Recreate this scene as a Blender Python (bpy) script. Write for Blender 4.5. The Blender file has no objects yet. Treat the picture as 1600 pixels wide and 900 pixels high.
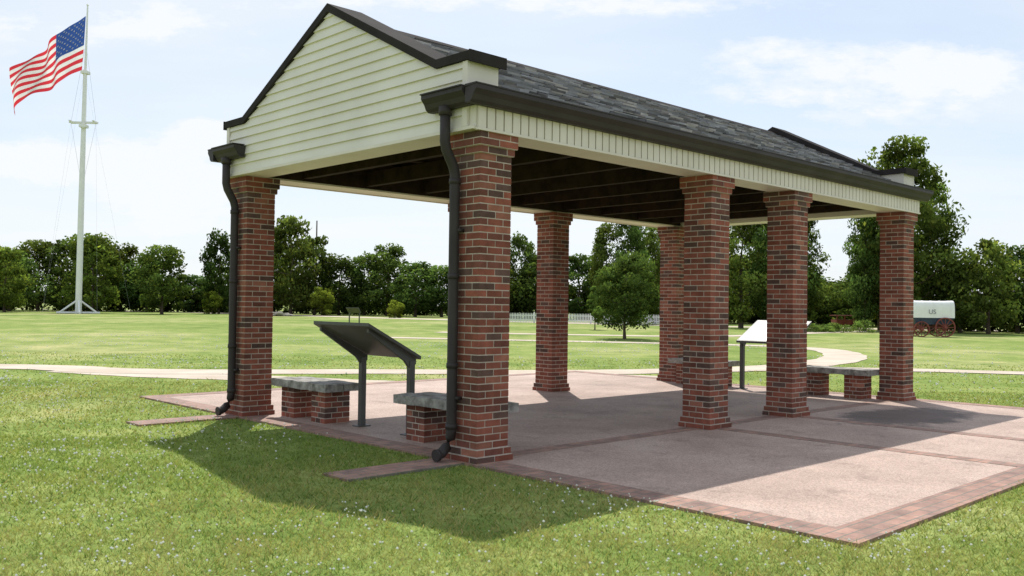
import bpy, math, random, bmesh
import numpy as np
from mathutils import Matrix, Vector, Euler
R=random.Random(7)
sc=bpy.context.scene
sc.view_settings.view_transform='Standard'
try: sc.view_settings.look='None'
except Exception: pass
sc.view_settings.exposure=0
COL=sc.collection

# ------------------------------------------------------------ materials
def new_mat(name):
    m=bpy.data.materials.new(name); m.use_nodes=True
    nt=m.node_tree
    return m,nt,nt.nodes['Principled BSDF'],nt.nodes['Material Output']
def N(nt,t,**kw):
    n=nt.nodes.new(t)
    for k,v in kw.items(): setattr(n,k,v)
    return n
def ramp(nt,stops,interp='LINEAR'):
    r=N(nt,'ShaderNodeValToRGB'); r.color_ramp.interpolation=interp
    e=r.color_ramp.elements
    while len(e)<len(stops): e.new(0.5)
    for i,(p,c) in enumerate(stops):
        e[i].position=p; e[i].color=(c[0],c[1],c[2],1)
    return r
def noise(nt,scale,detail=4,rough=0.55,vec=None):
    n=N(nt,'ShaderNodeTexNoise'); n.inputs['Scale'].default_value=scale
    n.inputs['Detail'].default_value=detail; n.inputs['Roughness'].default_value=rough
    if vec is not None: nt.links.new(vec,n.inputs['Vector'])
    return n
def mixc(nt,fac,a,b,blend='MIX'):
    m=N(nt,'ShaderNodeMix',data_type='RGBA',blend_type=blend)
    for sock,val in ((m.inputs[0],fac),(m.inputs[6],a),(m.inputs[7],b)):
        if isinstance(val,bpy.types.NodeSocket): nt.links.new(val,sock)
        elif isinstance(val,(int,float)): sock.default_value=val
        else: sock.default_value=(val[0],val[1],val[2],1)
    return m.outputs[2]
def mth(nt,op,a,b=0.0):
    m=N(nt,'ShaderNodeMath',operation=op)
    for i,v in enumerate((a,b)):
        if isinstance(v,(int,float)): m.inputs[i].default_value=v
        else: nt.links.new(v,m.inputs[i])
    return m.outputs[0]
def bump(nt,h,strength,dist,bsdf):
    b=N(nt,'ShaderNodeBump'); b.inputs['Strength'].default_value=strength; b.inputs['Distance'].default_value=dist
    nt.links.new(h,b.inputs['Height']); nt.links.new(b.outputs['Normal'],bsdf.inputs['Normal'])
def objco(nt):
    return N(nt,'ShaderNodeTexCoord').outputs['Object']

def mat_var(name,c1,c2,scale=6,rough=0.6,bs=0.0,bd=0.004,bscale=60,spec=0.4,use_col=False,detail=4):
    m,nt,b,o=new_mat(name)
    v=objco(nt)
    n=noise(nt,scale,detail,0.6,v)
    r=ramp(nt,[(0.3,c1),(0.7,c2)])
    nt.links.new(n.outputs['Fac'],r.inputs['Fac'])
    col=r.outputs['Color']
    if use_col:
        a=N(nt,'ShaderNodeAttribute',attribute_name='Col')
        col=mixc(nt,1.0,col,a.outputs['Color'],'MULTIPLY')
    nt.links.new(col,b.inputs['Base Color'])
    b.inputs['Roughness'].default_value=rough
    b.inputs['Specular IOR Level'].default_value=spec
    if bs>0:
        n2=noise(nt,bscale,2,0.6,v)
        bump(nt,n2.outputs['Fac'],bs,bd,b)
    return m
M_BRICK=mat_var('brick',(0.66,)*3,(1.08,)*3,7,0.85,0.4,0.004,80,0.2,True)
M_MORTAR=mat_var('mortar',(0.42,0.36,0.30),(0.58,0.50,0.42),12,0.95,spec=0.1)
M_CREAM=mat_var('cream_siding',(0.67,0.63,0.54),(0.76,0.72,0.63),1.3,0.5)
M_TRIM=mat_var('cream_trim',(0.65,0.60,0.51),(0.74,0.69,0.60),2.0,0.5)
M_BRONZE=mat_var('dark_bronze_metal',(0.032,0.027,0.026),(0.050,0.042,0.040),2.5,0.55,spec=0.25)
M_COPING=mat_var('dark_bronze_coping',(0.028,0.024,0.024),(0.045,0.039,0.038),2.5,0.85,spec=0.04)
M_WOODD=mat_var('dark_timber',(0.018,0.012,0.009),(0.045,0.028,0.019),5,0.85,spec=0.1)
M_SLATE=mat_var('slate_shingle',(0.72,)*3,(1.18,)*3,5,0.40,0.4,0.004,50,0.5,True)
M_STONE=mat_var('weathered_bench_top',(0.12,0.11,0.098),(0.44,0.42,0.38),9,0.8,0.9,0.015,18,0.3)
M_SIGN=mat_var('sign_frame_metal',(0.066,0.066,0.060),(0.092,0.090,0.082),4,0.5)
M_WHITE=mat_var('white_paint',(0.74,0.74,0.73),(0.82,0.82,0.81),2,0.5)
M_BARK=mat_var('bark',(0.06,0.045,0.032),(0.13,0.10,0.075),3,0.9,spec=0.1)
M_ROCK=mat_var('rock',(0.20,0.18,0.15),(0.42,0.39,0.34),2,0.9,spec=0.1)
M_CANVAS=mat_var('canvas',(0.80,0.80,0.79),(0.88,0.88,0.87),1.5,0.8,spec=0.1)
M_NAVY=mat_var('wagon_blue_paint',(0.02,0.035,0.06),(0.035,0.055,0.09),3,0.5)
M_REDW=mat_var('red_paint',(0.16,0.04,0.03),(0.24,0.06,0.045),3,0.6)
M_BLACK=mat_var('letter_grey',(0.24,0.24,0.26),(0.30,0.30,0.32),3,0.6)
M_ROPE=mat_var('rigging',(0.35,0.35,0.36),(0.45,0.45,0.46),3,0.6)
M_PANEL=mat_var('sign_face',(0.45,0.44,0.40),(0.62,0.62,0.58),3.5,0.22,spec=0.6)

def ground_mat():
    m,nt,b,o=new_mat('lawn')
    v=objco(nt)
    n1=noise(nt,0.09,4,0.6,v); n2=noise(nt,0.7,6,0.75,v); n3=noise(nt,12,4,0.75,v)
    r1=ramp(nt,[(0.35,(0.170,0.232,0.060)),(0.50,(0.235,0.285,0.085)),(0.64,(0.340,0.345,0.150))])
    nt.links.new(n1.outputs['Fac'],r1.inputs['Fac'])
    r2=ramp(nt,[(0.33,(0.58,0.68,0.52)),(0.5,(1,1,1)),(0.66,(1.40,1.22,1.45))])
    nt.links.new(n2.outputs['Fac'],r2.inputs['Fac'])
    c=mixc(nt,1.0,r1.outputs['Color'],r2.outputs['Color'],'MULTIPLY')
    r3=ramp(nt,[(0.3,(0.45,0.5,0.45)),(0.5,(0.95,1,0.9)),(0.72,(1.4,1.35,1.35))])
    nt.links.new(n3.outputs['Fac'],r3.inputs['Fac'])
    c=mixc(nt,0.8,c,r3.outputs['Color'],'MULTIPLY')
    nt.links.new(c,b.inputs['Base Color'])
    b.inputs['Roughness'].default_value=0.95; b.inputs['Specular IOR Level'].default_value=0.05
    return m
M_LAWN=ground_mat()
def concrete_mat():
    m,nt,b,o=new_mat('exposed_aggregate_concrete')
    v=objco(nt)
    n1=noise(nt,0.7,4,0.6,v)
    r1=ramp(nt,[(0.3,(0.34,0.245,0.200)),(0.55,(0.45,0.330,0.272)),(0.75,(0.52,0.400,0.335))])
    nt.links.new(n1.outputs['Fac'],r1.inputs['Fac'])
    vo=N(nt,'ShaderNodeTexVoronoi'); vo.inputs['Scale'].default_value=95; nt.links.new(v,vo.inputs['Vector'])
    r2=ramp(nt,[(0.0,(0.58,)*3),(0.5,(1.0,)*3),(1.0,(1.4,)*3)])
    sp=N(nt,'ShaderNodeSeparateColor'); nt.links.new(vo.outputs['Color'],sp.inputs[0])
    nt.links.new(sp.outputs[0],r2.inputs['Fac'])
    c=mixc(nt,0.65,r1.outputs['Color'],r2.outputs['Color'],'MULTIPLY')
    n3=noise(nt,1.7,8,0.82,v)
    r3=ramp(nt,[(0.30,(0.50,0.48,0.47)),(0.45,(0.95,0.95,0.95)),(0.57,(1,1,1)),(0.69,(1.28,1.28,1.26))])
    nt.links.new(n3.outputs['Fac'],r3.inputs['Fac'])
    c=mixc(nt,0.9,c,r3.outputs['Color'],'MULTIPLY')
    # darker oval patch with a noisy edge, towards the far end of the patio
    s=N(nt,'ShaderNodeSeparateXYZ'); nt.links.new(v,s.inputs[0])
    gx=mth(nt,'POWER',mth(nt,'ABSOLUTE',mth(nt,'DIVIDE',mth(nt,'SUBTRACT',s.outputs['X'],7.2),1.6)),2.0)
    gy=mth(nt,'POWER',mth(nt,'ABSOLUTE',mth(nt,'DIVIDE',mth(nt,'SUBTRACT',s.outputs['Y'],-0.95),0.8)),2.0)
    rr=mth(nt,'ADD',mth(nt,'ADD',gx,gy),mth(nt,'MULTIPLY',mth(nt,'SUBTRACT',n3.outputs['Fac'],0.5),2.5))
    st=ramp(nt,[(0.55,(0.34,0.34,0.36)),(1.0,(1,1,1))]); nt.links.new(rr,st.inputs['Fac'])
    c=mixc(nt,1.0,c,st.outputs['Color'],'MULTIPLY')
    nt.links.new(c,b.inputs['Base Color'])
    b.inputs['Roughness'].default_value=0.72; b.inputs['Specular IOR Level'].default_value=0.35
    return m
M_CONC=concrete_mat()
def paver_mat(name='brick_paver'):
    m,nt,b,o=new_mat(name)
    v=objco(nt)
    br=N(nt,'ShaderNodeTexBrick'); nt.links.new(v,br.inputs['Vector'])
    br.inputs['Scale'].default_value=1.0
    br.inputs['Brick Width'].default_value=0.205; br.inputs['Row Height'].default_value=0.105
    br.inputs['Mortar Size'].default_value=0.007
    br.inputs['Color1'].default_value=(0.36,0.205,0.155,1); br.inputs['Color2'].default_value=(0.245,0.150,0.122,1)
    br.inputs['Mortar'].default_value=(0.17,0.15,0.12,1)
    n3=noise(nt,5,5,0.75,v)
    r3=ramp(nt,[(0.3,(0.60,)*3),(0.7,(1.42,1.40,1.38))]); nt.links.new(n3.outputs['Fac'],r3.inputs['Fac'])
    c=mixc(nt,0.9,br.outputs['Color'],r3.outputs['Color'],'MULTIPLY')
    nt.links.new(c,b.inputs['Base Color']); b.inputs['Roughness'].default_value=0.8
    return m
M_PAVER=paver_mat()
M_PATH=mat_var('tan_path',(0.47,0.39,0.31),(0.60,0.52,0.43),0.8,0.9,spec=0.1)

def leaf_mat(name,tint,trans=0.35):
    m,nt,b,o=new_mat(name)
    nt.nodes.remove(b)
    b=N(nt,'ShaderNodeBsdfDiffuse')
    a=N(nt,'ShaderNodeAttribute',attribute_name='Col')
    c=mixc(nt,1.0,a.outputs['Color'],tint,'MULTIPLY')
    nt.links.new(c,b.inputs['Color'])
    t=N(nt,'ShaderNodeBsdfTranslucent')
    c2=mixc(nt,1.0,c,(1.3,1.3,0.78),'MULTIPLY')
    nt.links.new(c2,t.inputs['Color'])
    mx=N(nt,'ShaderNodeMixShader'); mx.inputs[0].default_value=trans
    nt.links.new(b.outputs[0],mx.inputs[1]); nt.links.new(t.outputs[0],mx.inputs[2])
    nt.links.new(mx.outputs[0],o.inputs['Surface'])
    return m
M_LEAF=leaf_mat('tree_leaves',(2.05,1.85,1.95),0.40)
M_LEAFY=leaf_mat('yellow_green_leaves',(3.9,2.9,1.8))
M_GRASS=leaf_mat('grass_blades',(1.12,1.03,1.02),0.42)
M_CLOV=mat_var('clover_white',(0.62,0.62,0.54),(0.80,0.80,0.72),30,0.8,spec=0.1)

# ------------------------------------------------------------ mesh builder
class MB:
    def __init__(s): s.v=[];s.f=[];s.m=[];s.c=[];s.mats=[]
    def mi(s,mat):
        if mat not in s.mats: s.mats.append(mat)
        return s.mats.index(mat)
    def face(s,pts,mat,col=(1,1,1)):
        i=len(s.v); s.v+= [tuple(p) for p in pts]; s.f.append(tuple(range(i,i+len(pts)))); s.m.append(s.mi(mat)); s.c.append(col)
    def hexa(s,p,mat,col=(1,1,1)):
        i=len(s.v); s.v+=[tuple(q) for q in p]
        for f in ((3,2,1,0),(4,5,6,7),(0,1,5,4),(1,2,6,5),(2,3,7,6),(3,0,4,7)):
            s.f.append(tuple(i+k for k in f)); s.m.append(s.mi(mat)); s.c.append(col)
    def box(s,x0,x1,y0,y1,z0,z1,mat,col=(1,1,1)):
        s.hexa([(x0,y0,z0),(x1,y0,z0),(x1,y1,z0),(x0,y1,z0),(x0,y0,z1),(x1,y0,z1),(x1,y1,z1),(x0,y1,z1)],mat,col)
    def prism(s,poly,axis,t0,t1,mat,col=(1,1,1)):
        n=len(poly); i=len(s.v)
        for t in (t0,t1):
            for (p,q) in poly: s.v.append((t,p,q) if axis=='x' else ((p,t,q) if axis=='y' else (p,q,t)))
        mi=s.mi(mat)
        s.f.append(tuple(i+k for k in range(n-1,-1,-1))); s.f.append(tuple(i+n+k for k in range(n)))
        s.m+=[mi,mi]; s.c+=[col,col]
        for k in range(n):
            k2=(k+1)%n
            s.f.append((i+k,i+k2,i+n+k2,i+n+k)); s.m.append(mi); s.c.append(col)
    def tube(s,pts,rads,mat,n=10,col=(1,1,1)):
        pts=[Vector(p) for p in pts]; i0=len(s.v); mi=s.mi(mat)
        for k,p in enumerate(pts):
            d=(pts[min(k+1,len(pts)-1)]-pts[max(k-1,0)]).normalized()
            up=Vector((0,0,1)) if abs(d.z)<0.9 else Vector((1,0,0))
            a=d.cross(up).normalized(); b=d.cross(a).normalized()
            for j in range(n):
                t=2*math.pi*j/n
                s.v.append(tuple(p+(a*math.cos(t)+b*math.sin(t))*rads[k]))
        for k in range(len(pts)-1):
            for j in range(n):
                j2=(j+1)%n
                s.f.append((i0+k*n+j,i0+k*n+j2,i0+(k+1)*n+j2,i0+(k+1)*n+j)); s.m.append(mi); s.c.append(col)
        s.f.append(tuple(i0+j for j in range(n))); s.m.append(mi); s.c.append(col)
        s.f.append(tuple(i0+(len(pts)-1)*n+j for j in range(n))); s.m.append(mi); s.c.append(col)
    def build(s,name,parent=None,loc=None,rotz=None,smooth=False,bevel=0):
        me=bpy.data.meshes.new(name); me.from_pydata(s.v,[],s.f)
        for m in s.mats: me.materials.append(m)
        me.polygons.foreach_set('material_index',s.m)
        ca=me.color_attributes.new('Col','FLOAT_COLOR','CORNER')
        arr=[]
        for f,c in zip(s.f,s.c): arr+=[c[0],c[1],c[2],1.0]*len(f)
        ca.data.foreach_set('color',arr)
        bm=bmesh.new(); bm.from_mesh(me); bmesh.ops.recalc_face_normals(bm,faces=bm.faces); bm.to_mesh(me); bm.free()
        if smooth: me.polygons.foreach_set('use_smooth',[True]*len(me.polygons))
        ob=bpy.data.objects.new(name,me); COL.objects.link(ob)
        if parent: ob.parent=parent
        if loc is not None: ob.location=loc
        if rotz is not None: ob.rotation_euler=(0,0,rotz)
        if bevel:
            b=ob.modifiers.new('bevel','BEVEL'); b.width=bevel; b.segments=2; b.limit_method='ANGLE'
        return ob
def empty(name,loc=(0,0,0),rotz=0,parent=None):
    e=bpy.data.objects.new(name,None); COL.objects.link(e); e.location=loc; e.rotation_euler=(0,0,rotz); e.empty_display_size=0.3
    if parent: e.parent=parent
    return e

# ------------------------------------------------------------ frame of the pavilion
ORG=(-0.31,8.53); TH=math.radians(43.7)
AX=(math.cos(TH),math.sin(TH)); BX=(-math.sin(TH),math.cos(TH))
def toxy(a,b): return ORG[0]+a*AX[0]+b*BX[0], ORG[1]+a*AX[1]+b*BX[1]
W=0.40; H=3.15
LA=[0,3.80,5.78,9.36]; LTOT=LA[-1]+W
WB=4.57; WTOT=WB+W; BC=WTOT/2
ZS=0.02

# ------------------------------------------------------------ pavilion
pav=empty('picnic_pavilion',(ORG[0],ORG[1],0),TH)

def brickcol(r):
    t=r.random()
    if t<0.16: c=(0.13,0.075,0.060)
    elif t<0.38: c=(0.20,0.076,0.054)
    elif t<0.48: c=(0.33,0.135,0.090)
    else: c=(0.28,0.094,0.062)
    k=r.uniform(0.78,1.2)
    return tuple(x*k for x in c)
def brick_block(mb,x0,y0,w,d,z0,z1,corb=None,ch=0.0677):
    n=max(1,round((z1-z0)/ch)); ch=(z1-z0)/n; g=0.0055
    for k in range(n):
        e=corb(k,n) if corb else 0
        xa,xb,ya,yb=x0-e,x0+w+e,y0-e,y0+d+e
        za=z0+k*ch; zb=za+ch
        ins=0.0030
        mb.box(xa+ins,xb-ins,ya+ins,yb-ins,za,zb,M_MORTAR)
        t=0.1; za+=g; zb-=g
        def run(p0,p1):
            out=[];L=p1-p0; bl=0.205
            nb=max(1,round(L/bl)); bl=L/nb
            for i in range(nb): out.append((p0+i*bl,p0+(i+1)*bl))
            return out
        def J(): return R.uniform(-0.0015,0.0015)
        if k%2==0:
            for (p,q) in run(xa,xb):
                P_=p+(g if p>xa+0.01 else 0); Q_=q-(g if q<xb-0.01 else 0)
                mb.box(P_,Q_,ya+J(),ya+t-g,za,zb,M_BRICK,brickcol(R))
                mb.box(P_,Q_,yb-t+g,yb+J(),za,zb,M_BRICK,brickcol(R))
            if d>0.25:
                for (p,q) in run(ya+t,yb-t):
                    mb.box(xa+J(),xa+t,p+g,q-g,za,zb,M_BRICK,brickcol(R)); mb.box(xb-t,xb+J(),p+g,q-g,za,zb,M_BRICK,brickcol(R))
        else:
            for (p,q) in run(ya,yb):
                P_=p+(g if p>ya+0.01 else 0); Q_=q-(g if q<yb-0.01 else 0)
                mb.box(xa+J(),xa+t-g,P_,Q_,za,zb,M_BRICK,brickcol(R))
                mb.box(xb-t+g,xb+J(),P_,Q_,za,zb,M_BRICK,brickcol(R))
            if w>0.25:
                for (p,q) in run(xa+t,xb-t):
                    mb.box(p+g,q-g,ya+J(),ya+t,za,zb,M_BRICK,brickcol(R)); mb.box(p+g,q-g,yb-t,yb+J(),za,zb,M_BRICK,brickcol(R))
def pcorb(k,n):
    if k==0: return 0.035
    if k==1: return 0.022
    if k>=n-2: return 0.045
    if k==n-3: return 0.022
    return 0.0
for i,a in enumerate(LA):
    for j,b in enumerate((0,WB)):
        mb=MB(); brick_block(mb,a,b,W,W,ZS-0.01,H-0.002,pcorb)
        mb.build('brick_pillar_%d'%(i*2+j+1),pav)

A0=-0.10; A1=LTOT+0.10; PT=0.365
PB0=0.06; PB1=WTOT-0.06
ZSH=3.80; SHW=0.47; ZPK=4.80
mb=MB()
for (b0,b1) in ((-0.03,0.36),(WTOT-0.36,WTOT+0.03)):
    mb.box(A0+PT+0.003,A1-PT-0.003,b0,b1,H,H+0.27,M_TRIM)
for side in (0,1):
    n=90; bl=(A1-A0-0.02)/n
    for k in range(n):
        p=A0+0.01+k*bl
        if side==0: mb.box(p+0.009,p+bl-0.009,-0.058,-0.033,H+0.015,H+0.262,M_TRIM)
        else: mb.box(p+0.009,p+bl-0.009,WTOT+0.033,WTOT+0.058,H+0.015,H+0.262,M_TRIM)
    if side==0: mb.box(A0,A1,-0.068,-0.031,H-0.012,H+0.012,M_TRIM)
    else: mb.box(A0,A1,WTOT+0.031,WTOT+0.068,H-0.012,H+0.012,M_TRIM)
mb.build('eave_beams',pav)

def bl_at(z):
    if z<=ZSH: return PB0
    return PB0+SHW+(z-ZSH)/(ZPK-ZSH)*(BC-PB0-SHW)
def parapet(name,a0,a1,front):
    mb=MB()
    mb.box(a0,a1,-0.03,WTOT+0.03,H,H+0.24,M_TRIM)
    poly=[(PB0,H+0.243),(PB1,H+0.243),(PB1,ZSH),(PB1-SHW,ZSH),(BC,ZPK),(PB0+SHW,ZSH),(PB0,ZSH)]
    mb.prism(poly,'x',a0,a1,M_TRIM)
    s=-1 if front<0 else 1
    af=a0 if front<0 else a1
    z=H+0.03; e=0.112
    zs=[]
    while z<ZPK-0.02:
        z2=min(z+e,ZPK); zs.append((z,z2)); z=z2
    for (za,zb) in zs:
        cuts=[za]+([ZSH] if za<ZSH<zb else [])+[zb]
        for c0,c1 in zip(cuts[:-1],cuts[1:]):
            o0=0.028-0.022*(c0-za)/e; o1=0.028-0.022*(c1-za)/e
            l0=bl_at(c0+1e-4 if c0>=ZSH else c0); l1=bl_at(c1)
            if c0==za and c1==ZSH: l0=PB0;l1=PB0
            tr=0.07 if c1<=ZSH+1e-6 else 0.0
            pts=[(af+s*o0,l0+tr,c0),(af+s*o0,WTOT-l0-tr,c0),(af+s*o1,WTOT-l1-tr,c1),(af+s*o1,l1+tr,c1)]
            mb.face(pts,M_CREAM)
        l0=bl_at(za)+ (0.07 if za<ZSH else 0)
        mb.face([(af+s*0.003,l0,za),(af+s*0.003,WTOT-l0,za),(af+s*0.028,WTOT-l0,za),(af+s*0.028,l0,za)],M_CREAM)
    for (p,q) in ((PB0-0.004,PB0+0.068),(PB1-0.068,PB1+0.004)):
        x0,x1=(af-0.032,af-0.002) if s<0 else (af+0.002,af+0.032)
        mb.box(x0,x1,p,q,H+0.03,ZSH-0.002,M_TRIM)
    x0,x1=(af-0.034,af-0.002) if s<0 else (af+0.002,af+0.034)
    mb.box(x0,x1,-0.03,WTOT+0.03,H-0.004,H+0.028,M_TRIM)
    mb.build(name,pav)
    mb=MB(); t=0.085; ov=0.05
    x0,x1=a0-ov,a1+ov
    for sgn in (0,1):
        f=(lambda b:b) if sgn==0 else (lambda b:WTOT-b)
        mb.prism([(f(PB0-ov),ZSH+0.002),(f(PB0+SHW),ZSH+0.002),(f(PB0+SHW-0.02),ZSH+t),(f(PB0-ov),ZSH+t)],'x',x0,x1,M_COPING)
        mb.prism([(f(PB0+SHW+0.001),ZSH+0.003),(f(BC-0.0),ZPK+0.003),(f(BC),ZPK+t+0.012),(f(PB0+SHW-0.019),ZSH+t)],'x',x0,x1,M_COPING)
        mb.prism([(f(PB0-ov-0.01),ZSH-0.02),(f(PB0-ov+0.006),ZSH-0.02),(f(PB0-ov+0.006),ZSH+t+0.006),(f(PB0-ov-0.01),ZSH+t+0.006)],'x',x0-0.006,x1+0.006,M_COPING)
    mb.build(name+'_coping',pav)
parapet('gable_parapet_near',A0,A0+PT,-1)
parapet('gable_parapet_far',A1-PT,A1,1)

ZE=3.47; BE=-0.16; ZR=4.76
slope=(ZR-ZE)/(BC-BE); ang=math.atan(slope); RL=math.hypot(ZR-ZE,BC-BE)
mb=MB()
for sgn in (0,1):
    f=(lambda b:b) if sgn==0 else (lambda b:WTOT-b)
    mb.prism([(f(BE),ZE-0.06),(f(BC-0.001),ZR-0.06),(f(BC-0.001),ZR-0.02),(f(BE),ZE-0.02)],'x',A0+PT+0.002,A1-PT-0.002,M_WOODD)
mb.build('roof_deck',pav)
mb=MB(); nrow=17; ex=RL/nrow
ca_,sa_=math.cos(ang),math.sin(ang)
for sgn in (0,1):
    f=(lambda b:b) if sgn==0 else (lambda b:WTOT-b)
    def P(a,s,h): return (a,f(BE+s*ca_-h*sa_),ZE+s*sa_+h*ca_)
    for r in range(nrow):
        p=A0+PT+0.004 - (R.random()*0.2)
        xe=A1-PT-0.004
        while p<xe:
            w=R.uniform(0.14,0.30); q=min(p+w,xe); pp=max(p,A0+PT+0.004)
            if q-pp>0.02:
                s0=r*ex-0.02+R.uniform(-0.012,0.012); s1=min((r+1)*ex+0.03,RL)
                th=0.016+R.uniform(0,0.014); lo=0.010; g=0.004
                k=R.uniform(0.45,1.6); tt=R.random()
                base=(0.225,0.225,0.245) if tt<0.6 else ((0.30,0.28,0.27) if tt<0.82 else (0.14,0.13,0.135))
                c=tuple(x*k for x in base)
                mb.hexa([P(pp+g,s0,lo),P(q-g,s0,lo),P(q-g,s1,-0.018),P(pp+g,s1,-0.018),
                         P(pp+g,s0,lo+th),P(q-g,s0,lo+th),P(q-g,s1,-0.010),P(pp+g,s1,-0.010)],M_SLATE,c)
            p+=w
mb.build('slate_shingles',pav)
mb=MB()
mb.prism([(BC-0.13,ZR-0.055),(BC,ZR+0.012),(BC+0.13,ZR-0.055),(BC+0.13,ZR-0.030),(BC,ZR+0.045),(BC-0.13,ZR-0.030)],'x',A0+PT+0.003,A1-PT-0.003,M_COPING)
mb.build('ridge_cap',pav)

gp=[(-0.050,3.36),(-0.115,3.36),(-0.145,3.385),(-0.165,3.43),(-0.205,3.475),(-0.205,3.515),(-0.185,3.515),(-0.05,3.50)]
mb=MB()
for sgn in (0,1):
    poly=[(y-0.012 if sgn==0 else WTOT-y+0.012,z) for y,z in gp]
    mb.prism(poly,'x',A0-0.16,A1+0.16,M_BRONZE)
    mb.prism([( (q if sgn==0 else WTOT-q),z) for q,z in ((-0.06,3.505),(-0.222,3.518),(-0.222,3.53),(-0.06,3.53))],'x',A0-0.165,A1+0.165,M_BRONZE)
    for an,sg in ((A0,-1),(A1,1)):
        poly2=[(an+sg*(0.03+ -0.05 - y),z) for y,z in gp]
        y0,y1=(-0.045,0.56) if sgn==0 else (WTOT-0.56,WTOT+0.045)
        mb.prism(poly2,'y',y0,y1,M_BRONZE)
        ya,yb=(y0,y1+0.004) if sgn==0 else (y0-0.004,y1)
        xs=sorted((an+sg*0.036,an+sg*0.20)); mb.box(xs[0],xs[1],ya,yb,3.516,3.528,M_BRONZE)
mb.build('gutters',pav)
def spout(name,b,an,sg):
    mb=MB()
    hi=an+sg*0.10; lo=(-0.07 if sg<0 else LTOT+0.07)
    zt=3.38
    pts=[(hi,b,zt),(hi,b,3.05)]
    for t in (0.25,0.5,0.75,1.0):
        s=t*t*(3-2*t); pts.append((hi+(lo-hi)*s,b,3.05-0.30*t))
    pts+=[(lo,b,2.7),(lo,b,0.32),(lo+sg*0.012,b,0.23),(lo+sg*0.05,b,0.16),(lo+sg*0.11,b,0.105),(lo+sg*0.18,b,0.085)]
    mb.tube(pts,[0.050]*len(pts),M_BRONZE,16)
    for z in (2.66,1.75,0.9,0.32): mb.tube([(lo,b,z),(lo,b,z+0.05)],[0.057,0.057],M_BRONZE,16)
    mb.tube([(hi,b,3.30),(hi,b,3.38)],[0.062,0.066],M_BRONZE,16)
    for z in (2.2,0.6):
        xs=sorted((lo,lo-sg*0.065)); mb.box(xs[0],xs[1],b-0.07,b+0.07,z,z+0.03,M_BRONZE)
    e=Vector((lo+sg*0.18,b,0.085)); mb.tube([e-Vector((sg*0.03,0,-0.002)),e+Vector((sg*0.01,0,0))],[0.056,0.058],M_BRONZE,16)
    ob=mb.build(name,pav,smooth=False)
    for p in ob.data.polygons: p.use_smooth=len(p.vertices)==4 and p.area<0.2
spout('downspout_1',0.29,A0,-1); spout('downspout_2',WTOT-0.20,A0,-1)
spout('downspout_3',0.29,A1,1); spout('downspout_4',WTOT-0.20,A1,1)
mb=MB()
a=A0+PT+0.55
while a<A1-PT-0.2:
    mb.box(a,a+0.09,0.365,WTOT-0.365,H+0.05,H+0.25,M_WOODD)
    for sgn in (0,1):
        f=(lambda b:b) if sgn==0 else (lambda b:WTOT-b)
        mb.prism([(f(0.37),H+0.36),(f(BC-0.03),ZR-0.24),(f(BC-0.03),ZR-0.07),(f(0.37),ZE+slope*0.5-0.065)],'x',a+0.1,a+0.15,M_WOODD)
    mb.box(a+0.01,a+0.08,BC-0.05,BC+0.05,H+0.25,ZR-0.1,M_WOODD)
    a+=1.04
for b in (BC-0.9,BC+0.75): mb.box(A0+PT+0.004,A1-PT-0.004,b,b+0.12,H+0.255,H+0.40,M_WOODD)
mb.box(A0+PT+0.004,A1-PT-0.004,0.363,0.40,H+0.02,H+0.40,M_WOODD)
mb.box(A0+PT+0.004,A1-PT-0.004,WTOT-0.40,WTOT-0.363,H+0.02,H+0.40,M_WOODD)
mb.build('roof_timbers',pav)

# ------------------------------------------------------------ patio slab
SA0,SA1,SB0,SB1=-0.06,LTOT+0.18,-3.72,WTOT+2.85
mb=MB()
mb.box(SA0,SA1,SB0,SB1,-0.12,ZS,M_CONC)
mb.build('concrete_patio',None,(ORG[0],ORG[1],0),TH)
mb=MB(); z1=ZS+0.004; z0=ZS-0.02
bw=0.30
e=0.006
mb.box(SA0-e,SA0+bw,SB0-e,SB1+e,z0,z1,M_PAVER); mb.box(SA1-bw,SA1+e,SB0-e,SB1+e,z0,z1,M_PAVER)
mb.box(SA0+bw,SA1-bw,SB0-e,SB0+bw,z0,z1,M_PAVER); mb.box(SA0+bw,SA1-bw,SB1-bw,SB1+e,z0,z1,M_PAVER)
for (p,q) in ((0.09,0.30),): mb.box(SA0+bw,SA1-bw,p,q,z0,z1,M_PAVER)
for a in (LA[1]+0.1,LA[2]+0.1): mb.box(a,a+0.21,SB0+bw,0.09,z0,z1,M_PAVER)
for (p,q) in ((0.10,0.50),(WTOT-0.42,WTOT-0.02)): mb.box(-1.35,SA0-0.008,p,q,-0.05,0.022,M_PAVER)
mb.build('brick_paver_bands',None,(ORG[0],ORG[1],0),TH)

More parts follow.
